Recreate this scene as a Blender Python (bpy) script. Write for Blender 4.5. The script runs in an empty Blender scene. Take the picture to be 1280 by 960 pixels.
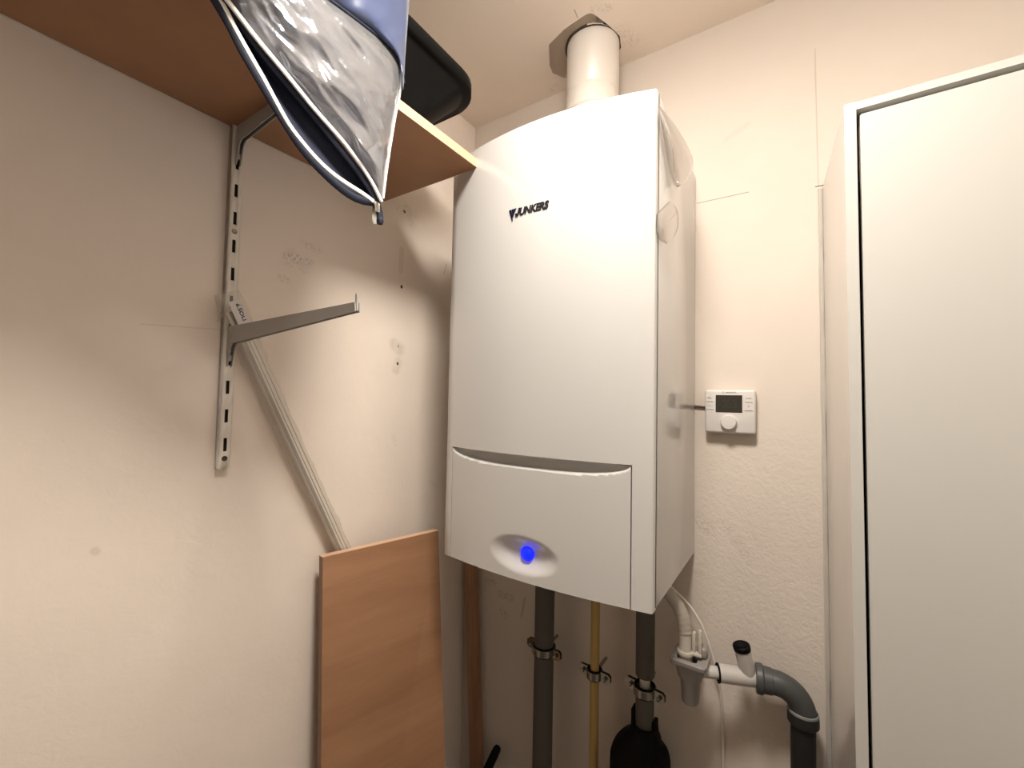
import bpy, bmesh, math, random
from mathutils import Vector, Matrix, noise
random.seed(4)
PI = math.pi
S = bpy.context.scene
COL = S.collection

# ------------------------------------------------------------------ camera
F = 534.98
CAM = Vector((0.8417, -1.0268, 1.5829))
yaw, pitch, roll = 0.58724, 0.0363, 0.01989
ca, sa, cb, sb = math.cos(yaw), math.sin(yaw), math.cos(pitch), math.sin(pitch)
fw = Vector((-sa*cb, ca*cb, sb)); rt = Vector((ca, sa, 0)); up = rt.cross(fw)
R_ = rt*math.cos(roll) + up*math.sin(roll)
U_ = -rt*math.sin(roll) + up*math.cos(roll)
cd = bpy.data.cameras.new('camera'); cam = bpy.data.objects.new('camera', cd); COL.objects.link(cam)
cd.sensor_width = 36; cd.lens = F/1280*36; cd.clip_start = 0.01
M = Matrix((R_, U_, -fw)).transposed().to_4x4(); M.translation = CAM
cam.matrix_world = M
S.camera = cam

def P(x, y, X=None, Y=None, Z=None):
    """point of the room seen at photo position x, y on the plane X, Y or Z"""
    d = fw + R_*((x-640)/F) - U_*((y-480)/F)
    if X is not None: t = (X-CAM.x)/d.x
    elif Y is not None: t = (Y-CAM.y)/d.y
    else: t = (Z-CAM.z)/d.z
    return CAM + d*t

# ------------------------------------------------------------------ materials
def mat(name, col, rough=.5, metal=0., coat=0., spec=.5, coat_rough=.05):
    m = bpy.data.materials.new(name); m.use_nodes = True
    b = m.node_tree.nodes['Principled BSDF']
    b.inputs['Base Color'].default_value = (*col, 1)
    b.inputs['Roughness'].default_value = rough
    b.inputs['Metallic'].default_value = metal
    b.inputs['Coat Weight'].default_value = coat
    b.inputs['Coat Roughness'].default_value = coat_rough
    b.inputs['Specular IOR Level'].default_value = spec
    return m
def N(m, t, **k):
    n = m.node_tree.nodes.new(t)
    for a, v in k.items(): setattr(n, a, v)
    return n
def L(m, a, b): m.node_tree.links.new(a, b)
def bsdf(m): return m.node_tree.nodes['Principled BSDF']
def noise_tex(m, scale, detail=3, rough=.5, vec=None, dist=0):
    n = N(m, 'ShaderNodeTexNoise')
    n.inputs['Scale'].default_value = scale; n.inputs['Detail'].default_value = detail
    n.inputs['Roughness'].default_value = rough; n.inputs['Distortion'].default_value = dist
    if vec is not None: L(m, vec, n.inputs['Vector'])
    return n
def ramp(m, fac, stops):
    r = N(m, 'ShaderNodeValToRGB'); e = r.color_ramp.elements
    while len(e) < len(stops): e.new(.5)
    for i, (p, c) in enumerate(stops):
        e[i].position = p; e[i].color = (*c, 1) if len(c) == 3 else c
    L(m, fac, r.inputs[0]); return r
def maprange(m, val, a, b, c, d, smooth=False):
    n = N(m, 'ShaderNodeMapRange')
    if smooth: n.interpolation_type = 'SMOOTHSTEP'
    for i, v in enumerate((a, b, c, d)): n.inputs[i+1].default_value = v
    L(m, val, n.inputs[0]); return n.outputs[0]
def mul(m, a, b, op='MULTIPLY'):
    n = N(m, 'ShaderNodeMath', operation=op)
    for i, v in enumerate((a, b)):
        if isinstance(v, (int, float)): n.inputs[i].default_value = v
        else: L(m, v, n.inputs[i])
    return n.outputs[0]
def objco(m):
    return N(m, 'ShaderNodeTexCoord').outputs['Object']
def bump(m, h, strength, dist=.01):
    b = N(m, 'ShaderNodeBump'); b.inputs['Strength'].default_value = strength; b.inputs['Distance'].default_value = dist
    L(m, h, b.inputs['Height']); L(m, b.outputs[0], bsdf(m).inputs['Normal']); return b
def seg(m, co, A, B, r, soft):
    """1 near the line A-B on the surface, 0 away from it"""
    A = Vector(A); B = Vector(B); ba = B-A
    s = N(m, 'ShaderNodeVectorMath', operation='SUBTRACT'); L(m, co, s.inputs[0]); s.inputs[1].default_value = A
    d = N(m, 'ShaderNodeVectorMath', operation='DOT_PRODUCT'); L(m, s.outputs[0], d.inputs[0]); d.inputs[1].default_value = ba/max(ba.length_squared, 1e-9)
    c = N(m, 'ShaderNodeClamp'); L(m, d.outputs['Value'], c.inputs[0])
    sc = N(m, 'ShaderNodeVectorMath', operation='SCALE'); sc.inputs[0].default_value = ba; L(m, c.outputs[0], sc.inputs['Scale'])
    q = N(m, 'ShaderNodeVectorMath', operation='SUBTRACT'); L(m, s.outputs[0], q.inputs[0]); L(m, sc.outputs[0], q.inputs[1])
    l = N(m, 'ShaderNodeVectorMath', operation='LENGTH'); L(m, q.outputs[0], l.inputs[0])
    return maprange(m, l.outputs['Value'], r, r+soft, 1, 0, True)
def paint_over(m, base, mask, col, amt=1.):
    x = N(m, 'ShaderNodeMix', data_type='RGBA')
    L(m, mul(m, mask, amt), x.inputs[0])
    if isinstance(base, tuple): x.inputs[6].default_value = (*base, 1)
    else: L(m, base, x.inputs[6])
    x.inputs[7].default_value = (*col, 1)
    return x.outputs[2]

WALLC = (.84, .745, .655)
def wall_mat(name, col, marks=(), bump_s=.1, rough_zone=None):
    m = mat(name, col, .75, spec=.25)
    co = objco(m)
    n1 = noise_tex(m, 5, 4, .6, co)
    c = ramp(m, n1.outputs[0], [(.3, tuple(v*.965 for v in col)), (.7, tuple(min(1, v*1.02) for v in col))]).outputs[0]
    grain = noise_tex(m, 55, 3, .6, co).outputs[0]
    scr = noise_tex(m, 170, 5, .8, co).outputs[0]
    for k in marks:
        kind, A, B, r, soft, mc, amt = k
        s = seg(m, co, A, B, r, soft)
        if kind == 'smudge': s = mul(m, s, maprange(m, scr, .48, .68, 0, 1))
        if kind == 'patch': s = mul(m, s, maprange(m, grain, .35, .6, .3, 1))
        c = paint_over(m, c, s, mc, amt)
    L(m, c, bsdf(m).inputs['Base Color'])
    h = noise_tex(m, 28, 5, .62, co, .4).outputs[0]
    if rough_zone:
        big = noise_tex(m, 60, 3, .6, co, 1.2).outputs[0]
        ridg = maprange(m, big, .38, .62, 0, 1)
        z = seg(m, co, *rough_zone)
        h = mul(m, h, mul(m, ridg, mul(m, z, 2.6)), 'ADD')
    bump(m, h, bump_s, .006)
    return m

def pl(x, y): return P(x, y, X=0)
def pb(x, y): return P(x, y, Y=0)
GR = (.16, .13, .11); DK = (.03, .02, .015); TAN = (.56, .47, .38); HI = (.85, .80, .74)
left_marks = []
for a, b, r, amt in (((358, 320), (388, 328), .006, .75), ((364, 316), (380, 336), .008, .5), ((350, 347), (360, 351), .003, .8),
                     ((378, 304), (398, 312), .004, .45), ((356, 326), (361, 330), .005, .5), ((500, 262), (520, 268), .012, .45), ((508, 258), (516, 283), .007, .5),
                     ((538, 602), (546, 608), .003, .4), ((492, 545), (494, 555), .004, .3)):
    left_marks.append(('smudge', pl(*a), pl(*b), r*.7, .009, GR, amt*.8))
left_marks += [('patch', pl(492, 430), pl(500, 437), .008, .014, (.60, .52, .42), .6),
               ('patch', pl(495, 462), pl(498, 452), .006, .012, (.60, .52, .42), .55),
               ('line', pl(502, 312), pl(501, 338), .006, .004, (.66, .57, .47), .5),
               ('spot', pl(502, 358), pl(502, 359), .0028, .0015, DK, 1), ('spot', pl(497, 454), pl(497, 455), .0022, .0015, DK, 1),
               ('spot', pl(505, 264), pl(506, 265), .0022, .0015, DK, .9), ('spot', pl(498, 432), pl(498, 434), .0012, .0015, (.3, .24, .2), .8),
               ('line', pl(175, 405), pl(275, 412), .0005, .001, GR, .15),
               ('spot', pl(118, 688), pl(120, 690), .003, .004, (.45, .4, .34), .3),
               ('line', pl(555, 342), pl(558, 330), .0008, .001, (.3, .25, .2), .5)]
M_left = wall_mat('cream painted plaster', WALLC, left_marks, .12)
back_marks = [('line', pb(1018.5, 62)+Vector((0, -.003, 0)), pb(1023, 236)+Vector((0, -.003, 0)), .0004, .0016, (.36, .29, .23), .45),
              ('line', pb(872, 254), pb(936, 240), .0006, .0008, (.33, .27, .22), .9),
              ('smudge', pb(868, 645), pb(885, 660), .008, .014, GR, .5),
              ('smudge', pb(905, 655), pb(935, 695), .006, .012, GR, .35),
              ('smudge', pb(625, 742), pb(640, 748), .006, .008, DK, .8), ('smudge', pb(628, 764), pb(632, 770), .006, .008, DK, .8),
              ('smudge', pb(608, 725), pb(618, 728), .004, .006, DK, .7), ('line', pb(652, 770), pb(656, 748), .002, .003, GR, .3),
              ('line', pb(908, 174), pb(935, 155), .003, .006, (.6, .53, .47), .5),
              ('spot', pb(1041, 488), pb(1041, 489), .001, .002, GR, .5)]
M_back = wall_mat('rough cream plaster', (.68, .605, .53), back_marks, .085, (pb(960, 640), pb(975, 840), .05, .16))
M_ceil = wall_mat('ceiling paint', (.86, .755, .655), [('smudge', P(776, 38, Z=2.436), P(790, 50, Z=2.436), .008, .02, (.3, .25, .2), .5),
              ('smudge', P(742, 12, Z=2.436), P(760, 10, Z=2.436), .003, .012, (.25, .2, .16), .5),
              ('smudge', P(690, 112, Z=2.436), P(695, 108, Z=2.436), .004, .012, (.25, .2, .16), .5),
              ('line', P(718, 12, Z=2.436), P(722, 22, Z=2.436), .0008, .001, (.3, .25, .2), .6)], .15)
M_raw = mat('raw plaster', (.47, .38, .30), .9)
bump(M_raw, noise_tex(M_raw, 60, 4).outputs[0], .6, .006)
M_floor = mat('grey floor tile', (.13, .115, .10), .5)
M_room = mat('plain wall paint', (.80, .75, .69), .8)
M_front = mat('plain front wall paint', (.30, .27, .24), .8)
M_white = mat('glossy white enamel', (.575, .565, .545), .22, coat=.55, coat_rough=.03)
M_flap = M_white
M_grey = mat('shadow gap grey', (.10, .095, .09), .6)
M_pvcw = mat('white plastic', (.78, .75, .70), .35)
M_flue = mat('white flue plastic', (.70, .65, .59), .35)
M_therm = mat('thermostat plastic', (.64, .605, .57), .45)
M_screen = mat('dark display', (.035, .033, .025), .15)
M_print = mat('grey print', (.22, .20, .19), .5)
M_btn = mat('button grey', (.42, .39, .36), .5)
M_logo = mat('black lettering', (.012, .012, .016), .25, coat=.3)
M_navyb = mat('navy emblem', (.005, .009, .03), .25, coat=.3)
M_rail = mat('cream enamelled steel', (.74, .68, .60), .4)
M_recess_shade = mat('painted recess shade', (.05, .035, .025), .8)  # dark colour standing in for shade inside slots, gaps and recesses
M_brk = mat('grey enamelled steel', (.36, .345, .32), .38)
M_foam = mat('dark pipe insulation', (.085, .078, .066), .8)
bump(M_foam, noise_tex(M_foam, 90).outputs[0], .2, .003)
M_gas = mat('yellow gas pipe', (.40, .265, .09), .45)
M_rubber = mat('black foam rubber', (.004, .0035, .0035), .8, spec=.15)
M_steel = mat('zinc plated steel', (.36, .35, .31), .25, 1.)
M_ht = mat('grey drain plastic', (.058, .061, .060), .45)
M_htd = mat('dark grey drain plastic', (.016, .0165, .016), .5, spec=.3)
M_blackp = mat('black plastic', (.003, .003, .003), .42, spec=.1)
M_ring = mat('pale sealing ring', (.17, .17, .165), .5)
M_navy = mat('navy fabric', (.010, .014, .032), .6, spec=.3)
bump(M_navy, noise_tex(M_navy, 400, 2).outputs[0], .25, .002)
M_navys = mat('shiny navy fabric', (.035, .05, .11), .34)
bsdf(M_navys).inputs['Sheen Weight'].default_value = .15
M_tape = mat('white piping', (.80, .78, .74), .5)
M_cab = mat('white cabinet lacquer', (.55, .54, .505), .25, coat=.25, coat_rough=.08)
M_side = wall_mat('glossy cabinet side', (.66, .615, .57), [
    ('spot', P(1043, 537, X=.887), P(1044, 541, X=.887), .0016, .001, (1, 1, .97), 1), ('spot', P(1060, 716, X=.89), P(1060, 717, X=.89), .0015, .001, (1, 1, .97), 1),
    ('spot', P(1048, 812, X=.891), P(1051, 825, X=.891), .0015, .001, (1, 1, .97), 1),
    ('line', P(1030, 293, X=.888), P(1039, 268, X=.888), .0008, .0012, (.2, .16, .14), .9),
    ('spot', P(1047, 195, X=.888), P(1047, 197, X=.888), .0012, .0012, (.2, .16, .14), .8)], .02)
bsdf(M_side).inputs['Roughness'].default_value = .25; bsdf(M_side).inputs['Coat Weight'].default_value = .6
M_caulk = mat('old sealant', (.74, .68, .60), .6)
bump(M_caulk, noise_tex(M_caulk, 70, 4).outputs[0], .7, .004)

def wood(name, c1, c2, axis_scale):
    m = mat(name, c1, .42, coat=.1, coat_rough=.3)
    mp = N(m, 'ShaderNodeMapping'); mp.inputs['Scale'].default_value = axis_scale
    L(m, objco(m), mp.inputs[0])
    n = noise_tex(m, 3.2, 5, .62, mp.outputs[0], .5)
    f = noise_tex(m, 40, 3, .5, mp.outputs[0])
    mix = mul(m, n.outputs[0], mul(m, f.outputs[0], .12), 'ADD')
    c = ramp(m, mix, [(.36, c2), (.72, c1)])
    L(m, c.outputs[0], bsdf(m).inputs['Base Color'])
    return m
M_wood = wood('beech laminate', (.40, .205, .105), (.32, .155, .075), (1.2, 1, 1))
M_woodl = wood('leaning beech laminate', (.40, .215, .115), (.30, .15, .075), (1, .5, 4))
M_edge = mat('beech edge band', (.66, .43, .28), .45)
M_batten = wood('batten wood', (.40, .22, .12), (.30, .15, .08), (6, 6, .6))

def clear_mat(name, tint, white, gloss_rough, ior=1.45, bs=0, bscale=30):
    m = bpy.data.materials.new(name); m.use_nodes = True
    nt = m.node_tree; nt.nodes.remove(bsdf(m)); out = nt.nodes['Material Output']
    t = N(m, 'ShaderNodeBsdfTransparent'); t.inputs[0].default_value = (*tint, 1)
    d = N(m, 'ShaderNodeBsdfDiffuse'); d.inputs[0].default_value = (.8, .78, .76, 1)
    g = N(m, 'ShaderNodeBsdfGlossy'); g.inputs['Roughness'].default_value = gloss_rough
    fr = N(m, 'ShaderNodeLayerWeight'); fr.inputs['Blend'].default_value = .5
    frv = mul(m, mul(m, mul(m, fr.outputs['Facing'], 4., 'POWER'), (ior-1)*1.2), (ior-1)*.13, 'ADD')
    a = N(m, 'ShaderNodeMixShader'); a.inputs[0].default_value = white
    L(m, t.outputs[0], a.inputs[1]); L(m, d.outputs[0], a.inputs[2])
    b = N(m, 'ShaderNodeMixShader'); L(m, frv, b.inputs[0]); L(m, a.outputs[0], b.inputs[1]); L(m, g.outputs[0], b.inputs[2])
    L(m, b.outputs[0], out.inputs[0])
    if bs:
        co = objco(m)
        n1 = noise_tex(m, bscale, 4, .55, co, 1.5)
        bp = N(m, 'ShaderNodeBump'); bp.inputs['Strength'].default_value = bs; bp.inputs['Distance'].default_value = .02
        L(m, n1.outputs[0], bp.inputs['Height'])
        for q in (d, g, fr): L(m, bp.outputs[0], q.inputs['Normal'])
    return m
M_film = clear_mat('clear peeling film', (.93, .91, .89), .08, .05, 2.0)
M_sleeve = clear_mat('clear packaging film', (.975, .965, .95), .07, .12, 1.35, .3, 25)
M_vinyl = clear_mat('clear crumpled vinyl', (.84, .86, .90), .09, .14, 1.75, .12, 14)
def lining_mat():
    m = bpy.data.materials.new('silver grey lining'); m.use_nodes = True
    b = bsdf(m); b.inputs['Base Color'].default_value = (.13, .135, .15, 1); b.inputs['Roughness'].default_value = .4
    bump(m, noise_tex(m, 14, 4, .6, objco(m), 1.5).outputs[0], .5, .02)
    t = N(m, 'ShaderNodeBsdfTranslucent'); t.inputs[0].default_value = (.36, .37, .40, 1)
    x = N(m, 'ShaderNodeMixShader'); x.inputs[0].default_value = .5
    L(m, b.outputs[0], x.inputs[1]); L(m, t.outputs[0], x.inputs[2]); L(m, x.outputs[0], m.node_tree.nodes['Material Output'].inputs[0])
    return m
M_lining = lining_mat()

def emis(name, col, s):
    m = bpy.data.materials.new(name); m.use_nodes = True
    b = bsdf(m); b.inputs['Base Color'].default_value = (*col, 1)
    b.inputs['Emission Color'].default_value = (*col, 1); b.inputs['Emission Strength'].default_value = s
    return m
M_led = emis('blue status light', (.0, .008, 1.), 2.2)
M_lamp = emis('opal lamp glass', (1., .92, .83), 132)

# ------------------------------------------------------------------ mesh helpers
class MB:
    def __init__(s): s.bm = bmesh.new()
    def box(s, x0, x1, y0, y1, z0, z1, r=0, seg_=2):
        b = bmesh.new(); bmesh.ops.create_cube(b, size=1)
        for v in b.verts: v.co = Vector(((x0+x1)/2+v.co.x*(x1-x0), (y0+y1)/2+v.co.y*(y1-y0), (z0+z1)/2+v.co.z*(z1-z0)))
        if r: bmesh.ops.bevel(b, geom=b.edges[:]+b.verts[:], offset=r, segments=seg_, profile=.5, affect='EDGES')
        return s.merge(b)
    def merge(s, b, mtx=None):
        me = bpy.data.meshes.new('t'); b.to_mesh(me); b.free()
        if mtx: me.transform(mtx)
        s.bm.from_mesh(me); bpy.data.meshes.remove(me); return s
    def loops(s, rings, cap=True, closed=False):
        vs = [[s.bm.verts.new(p) for p in r] for r in rings]
        n = len(vs[0]); k = len(vs)
        for i in range(k if closed else k-1):
            a, b = vs[i], vs[(i+1) % k]
            for j in range(n):
                s.bm.faces.new((a[j], a[(j+1) % n], b[(j+1) % n], b[j]))
        if cap and not closed:
            s.bm.faces.new(vs[0][::-1]); s.bm.faces.new(vs[-1])
        return s
    def tube(s, pts, r, n=12, flat=1., flatdir=None):
        pts = [Vector(p) for p in pts]; rings = []
        ref = None
        for i, p in enumerate(pts):
            t = (pts[min(i+1, len(pts)-1)]-pts[max(i-1, 0)]).normalized()
            if ref is None:
                ref = t.orthogonal() if flatdir is None else Vector(flatdir)
            a = (ref - t*ref.dot(t)).normalized(); b = t.cross(a); ref = a if flatdir is None else Vector(flatdir)
            rr = r[i] if isinstance(r, (list, tuple)) else r
            rings.append([p + a*(rr*flat*math.cos(2*PI*k/n)) + b*(rr*math.sin(2*PI*k/n)) for k in range(n)])
        return s.loops(rings)
    def lathe(s, prof, c=(0, 0, 0), n=32, axis=(0, 0, 1), cap=True):
        q = Vector((0, 0, 1)).rotation_difference(Vector(axis)).to_matrix(); c = Vector(c)
        rings = [[c + q @ Vector((r*math.cos(2*PI*k/n), r*math.sin(2*PI*k/n), z)) for k in range(n)] for r, z in prof]
        return s.loops(rings, cap)
    def prism(s, poly, d):
        d = Vector(d); a = [s.bm.verts.new(Vector(p)) for p in poly]; b = [s.bm.verts.new(Vector(p)+d) for p in poly]
        n = len(a); s.bm.faces.new(a[::-1]); s.bm.faces.new(b)
        for i in range(n): s.bm.faces.new((a[i], a[(i+1) % n], b[(i+1) % n], b[i]))
        return s
    def grid(s, f, nu, nv, skip=None):
        vs = [[s.bm.verts.new(f(i/nu, j/nv)) for i in range(nu+1)] for j in range(nv+1)]
        for j in range(nv):
            for i in range(nu):
                if skip and skip(i, j): continue
                s.bm.faces.new((vs[j][i], vs[j][i+1], vs[j+1][i+1], vs[j+1][i]))
        return s
    def build(s, name, m, parent=None, smooth=35, solid=0, offset=-1, org=None, fix=True):
        bm = s.bm
        bmesh.ops.remove_doubles(bm, verts=bm.verts[:], dist=1e-6)
        loose = [v for v in bm.verts if not v.link_faces]
        if loose: bmesh.ops.delete(bm, geom=loose, context='VERTS')
        if fix: bmesh.ops.recalc_face_normals(bm, faces=bm.faces[:])
        if parent is not None: o0 = ORG[parent.name]
        elif org is not None: o0 = Vector(org)
        else:
            xs = [v.co for v in bm.verts]
            o0 = Vector(((min(v.x for v in xs)+max(v.x for v in xs))/2, (min(v.y for v in xs)+max(v.y for v in xs))/2, min(v.z for v in xs)))
        for v in bm.verts: v.co -= o0
        me = bpy.data.meshes.new(name); bm.to_mesh(me); bm.free()
        for p_ in me.polygons: p_.use_smooth = True
        me.set_sharp_from_angle(angle=math.radians(smooth))
        me.materials.append(m)
        o = bpy.data.objects.new(name, me); COL.objects.link(o)
        ORG[o.name] = o0
        if parent is not None: o.parent = parent
        else: o.location = o0
        if solid:
            md = o.modifiers.new('thickness', 'SOLIDIFY'); md.thickness = solid; md.offset = offset
        return o
ORG = {}
def tag(o, label=None, cat=None, group=None, kind=None):
    if label: o['label'] = label
    if cat: o['category'] = cat
    if group: o['group'] = group
    if kind: o['kind'] = kind
    return o
def thing(name, loc, label, cat, group=None):
    o = bpy.data.objects.new(name, None); COL.objects.link(o); o.empty_display_size = .05
    o.location = loc; ORG[o.name] = Vector(loc)
    return tag(o, label, cat, group)
def text(name, s, m, parent, origin, xdir, ydir, size, depth=.0006, shear=0, bold=0, align='LEFT', fit=None):
    c = bpy.data.curves.new(name, 'FONT'); c.body = s; c.size = size; c.extrude = depth; c.shear = shear; c.offset = bold; c.align_x = align
    t = bpy.data.objects.new('tmp', c); COL.objects.link(t)
    bpy.context.view_layer.update()
    me = bpy.data.meshes.new_from_object(t.evaluated_get(bpy.context.evaluated_depsgraph_get()))
    bpy.data.objects.remove(t); bpy.data.curves.remove(c)
    if fit:
        xs = [v.co.x for v in me.vertices]; ys = [v.co.y for v in me.vertices]
        x0, x1, y0, y1 = min(xs), max(xs), min(ys), max(ys)
        for v in me.vertices:
            v.co.x = (v.co.x-x0)/(x1-x0)*fit[0]; v.co.y = (v.co.y-y0)/(y1-y0)*fit[1]
    xd = Vector(xdir).normalized(); yd = Vector(ydir).normalized(); zd = xd.cross(yd)
    o0 = ORG[parent.name]
    for v in me.vertices: v.co = Vector(origin)+xd*v.co.x+yd*v.co.y+zd*v.co.z - o0
    me.materials.append(m)
    o = bpy.data.objects.new(name, me); COL.objects.link(o); o.parent = parent; ORG[o.name] = o0
    return o
def resample(pts, n):
    pts = [Vector(p) for p in pts]; d = [0]
    for a, b in zip(pts, pts[1:]): d.append(d[-1]+(b-a).length)
    out = []
    for k in range(n):
        t = d[-1]*k/(n-1); i = 0
        while i < len(d)-2 and d[i+1] < t: i += 1
        f = (t-d[i])/max(d[i+1]-d[i], 1e-9)
        out.append(pts[i].lerp(pts[i+1], min(1, f)))
    return out
def smoothpts(pts, n, it=2):
    p = resample(pts, n)
    for _ in range(it):
        p = [p[0]]+[(p[i-1]+p[i]*2+p[i+1])/4 for i in range(1, len(p)-1)]+[p[-1]]
    return p

# ------------------------------------------------------------------ the room
H = 2.436; XR = 1.42; YF = -1.75; O = (0, 0, 0)
def struct(name, mb, m, **k): return tag(mb.build(name, m, org=O, **k), kind='structure')
struct('floor', MB().box(-.1, XR+.1, YF-.1, .1, -.05, 0), M_floor)
struct('wall_left', MB().box(-.1, 0, YF, .1, 0, H+.06), M_left)
wb = MB().box(0, XR, 0, .1, 0, H+.06)
wb.prism([(.874, .001, 2.018), (XR, .001, 2.018), (XR, .001, H+.02), (.8745, .001, H+.02), (.8745, .001, 2.2)], (0, -.0035, 0))
struct('wall_back', wb, M_back, smooth=20)
struct('wall_right', MB().box(XR, XR+.1, YF, .1, 0, H+.06), M_room)
struct('wall_front', MB().box(-.1, XR+.1, YF-.1, YF, 0, H+.06), M_front)

# ceiling with the broken-out hole around the flue
FC = Vector((.4345, -.090, 0)); FR = .0625
def pc(x, y, z=H): return P(x, y, Z=z)
hole_px = [(686, 56), (687, 82), (691, 92), (704, 98)]
hole = [pc(*p) for p in hole_px]
hole += [FC+Vector((FR*1.06*math.cos(a), FR*1.10*math.sin(a), H)) for a in [math.radians(t) for t in (150, 120, 90, 60, 30, 0, -30, -50, -65, -78)]]
hole += [pc(*p) for p in [(746, 29), (745.5, 23), (743.5, 18.5), (739, 16.5), (734, 17.5), (728, 21), (720, 27), (712, 35), (705, 37)]]
hole = [Vector((p.x, p.y, H)) for p in hole]
cb_ = bmesh.new()
outer = [cb_.verts.new(v) for v in ((-.02, YF, H), (XR, YF, H), (XR, .02, H), (-.02, .02, H))]
inner = [cb_.verts.new(v) for v in hole]
ed = [cb_.edges.new((l[i], l[(i+1) % len(l)])) for l in (outer, inner) for i in range(len(l))]
bmesh.ops.triangle_fill(cb_, use_beauty=True, use_dissolve=False, edges=ed)
inn = set(inner)
for f in [f for f in cb_.faces if all(v in inn for v in f.verts)]: cb_.faces.remove(f)
upv = [cb_.verts.new(v.co+Vector((0, 0, .05))) for v in inner]
for i in range(len(inner)):
    j = (i+1) % len(inner)
    cb_.faces.new((inner[i], inner[j], upv[j], upv[i]))
cm = MB(); cm.merge(cb_)
cm.box(-.1, XR+.1, YF-.1, .1, H+.05, H+.10)
ceil = struct('ceiling', cm, M_ceil, smooth=20, fix=False)
rp = MB(); cc = sum(hole, Vector())/len(hole)
def raw_f(u, v):
    a = 2*PI*u; k = v
    i = u*len(hole); i0 = int(i) % len(hole); f = i-int(i)
    e = hole[i0].lerp(hole[(i0+1) % len(hole)], f)
    q = cc.lerp(e, k*1.01); q.z = H+.0045+.003*noise.noise(q*60)-(.003*max(0, k-.8)/.2)
    return q
rp.grid(raw_f, 60, 8)
MB().lathe([(FR-.002, H+.0012), (FR+.0045, H+.0012), (FR+.0045, H+.012), (FR-.002, H+.012)], (FC.x, FC.y, 0), 48, cap=False).build('flue_gap_shade', M_recess_shade, ceil)  # dark ring standing in for the shade in the gap round the flue
rawo = rp.build('exposed_plaster', M_raw, ceil, smooth=60); rawo['label'] = 'broken-out brown plaster around the flue'

# ------------------------------------------------------------------ gas boiler
BX0, BX1, BZ0, BZ1 = .212, .652, 1.25, 2.10; BC = .432; D0 = .3306
def bulge(x, z):
    s = (x-BC)/.22; return (.020+.0155*(z-BZ0)/.85)*max(0, 1-s*s)
boiler = thing('gas_boiler', (BC, -.16, BZ0), 'large glossy white wall-hung gas boiler with blue status light on its flap', 'boiler')
MB().box(BX0, BX1, -D0+.011, -.001, BZ0+.001, BZ1-.001, .0025).build('casing', M_white, boiler)
FX0, FX1, FZ = .2335, .6185, 1.4795
xs = sorted(set([BX0, BX0+.002, FX0-.001, FX1+.001, BX1-.002, BX1]+[FX0-.001+(FX1-FX0+.002)*k/36 for k in range(37)]))
zs = sorted(set([BZ0, BZ0+.12, FZ+.001, BZ1-.002, BZ1]+[FZ+.001+(BZ1-FZ-.003)*k/14 for k in range(15)]))
fp = MB()
vg = {}
def fy(x, z):
    e = .003*(1 if x in (BX0, BX1) else 0)+.003*(1 if z == BZ1 else 0)
    return -(D0+bulge(x, z))+e
for x in xs:
    for z in zs: vg[x, z] = fp.bm.verts.new((x, fy(x, z), z))
for i in range(len(xs)-1):
    for j in range(len(zs)-1):
        xm = (xs[i]+xs[i+1])/2; zm = (zs[j]+zs[j+1])/2
        if zm < FZ+.001 and FX0-.001 < xm < FX1+.001: continue
        fp.bm.faces.new((vg[xs[i], zs[j]], vg[xs[i+1], zs[j]], vg[xs[i+1], zs[j+1]], vg[xs[i], zs[j+1]]))
def extrude_back(mb, ydepth):
    """give an open front skin its thickness: run every border edge straight back"""
    bm = mb.bm
    be = [e for e in bm.edges if len(e.link_faces) == 1]
    g = bmesh.ops.extrude_edge_only(bm, edges=be)
    for v in g['geom']:
        if isinstance(v, bmesh.types.BMVert): v.co.y += ydepth
    return mb
extrude_back(fp, .016)
front = fp.build('front_panel', M_white, boiler, smooth=50)
# flap with grip scoop and dished status light
LED = Vector((.4225, 0, 1.2985))
def flap_f(u, v):
    x = FX0+.001+(FX1-FX0-.002)*u
    z = BZ0+.0005+(FZ-BZ0-.002)*v
    s = (x-(FX0+FX1)/2)/((FX1-FX0)/2)
    y = -(D0+bulge(x, z))
    zc = FZ-.002-.022*max(0, 1-abs(s*1.01)**5)**.6*(.80+.20*(1-s*s))
    if z > zc and FZ-.002-zc > 1e-4:
        k = (z-zc)/(FZ-.002-zc); hgt = (FZ-.002-zc)
        y += 1.1*hgt*math.sqrt(max(0, 1-(1-min(1, k))**2))**1.0
    dx = (x-LED.x)/.078; dz = (z-LED.z)/.036
    # dish slides slightly down to the right, as the photo's ellipse does
    q = dx*dx+dz*dz
    if q < 1: y += .021*(1-q)**2*(1+.9*q)*.75
    return Vector((x, y, z))
fl = MB().grid(flap_f, 150, 90)
extrude_back(fl, .006)
flap = fl.build('control_flap', M_flap, boiler, smooth=50)
ledm = MB(); ly = -(D0+bulge(LED.x, LED.z))+.0115
ledm.lathe([(.0001, .0055), (.006, .005), (.011, .003), (.0135, 0), (.0135, -.004)], (LED.x+.003, ly-.001, LED.z), 28, (0, -1, 0))
led = ledm.build('status_light', M_led, flap); led['label'] = 'round blue status light glowing in the dish'
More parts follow.
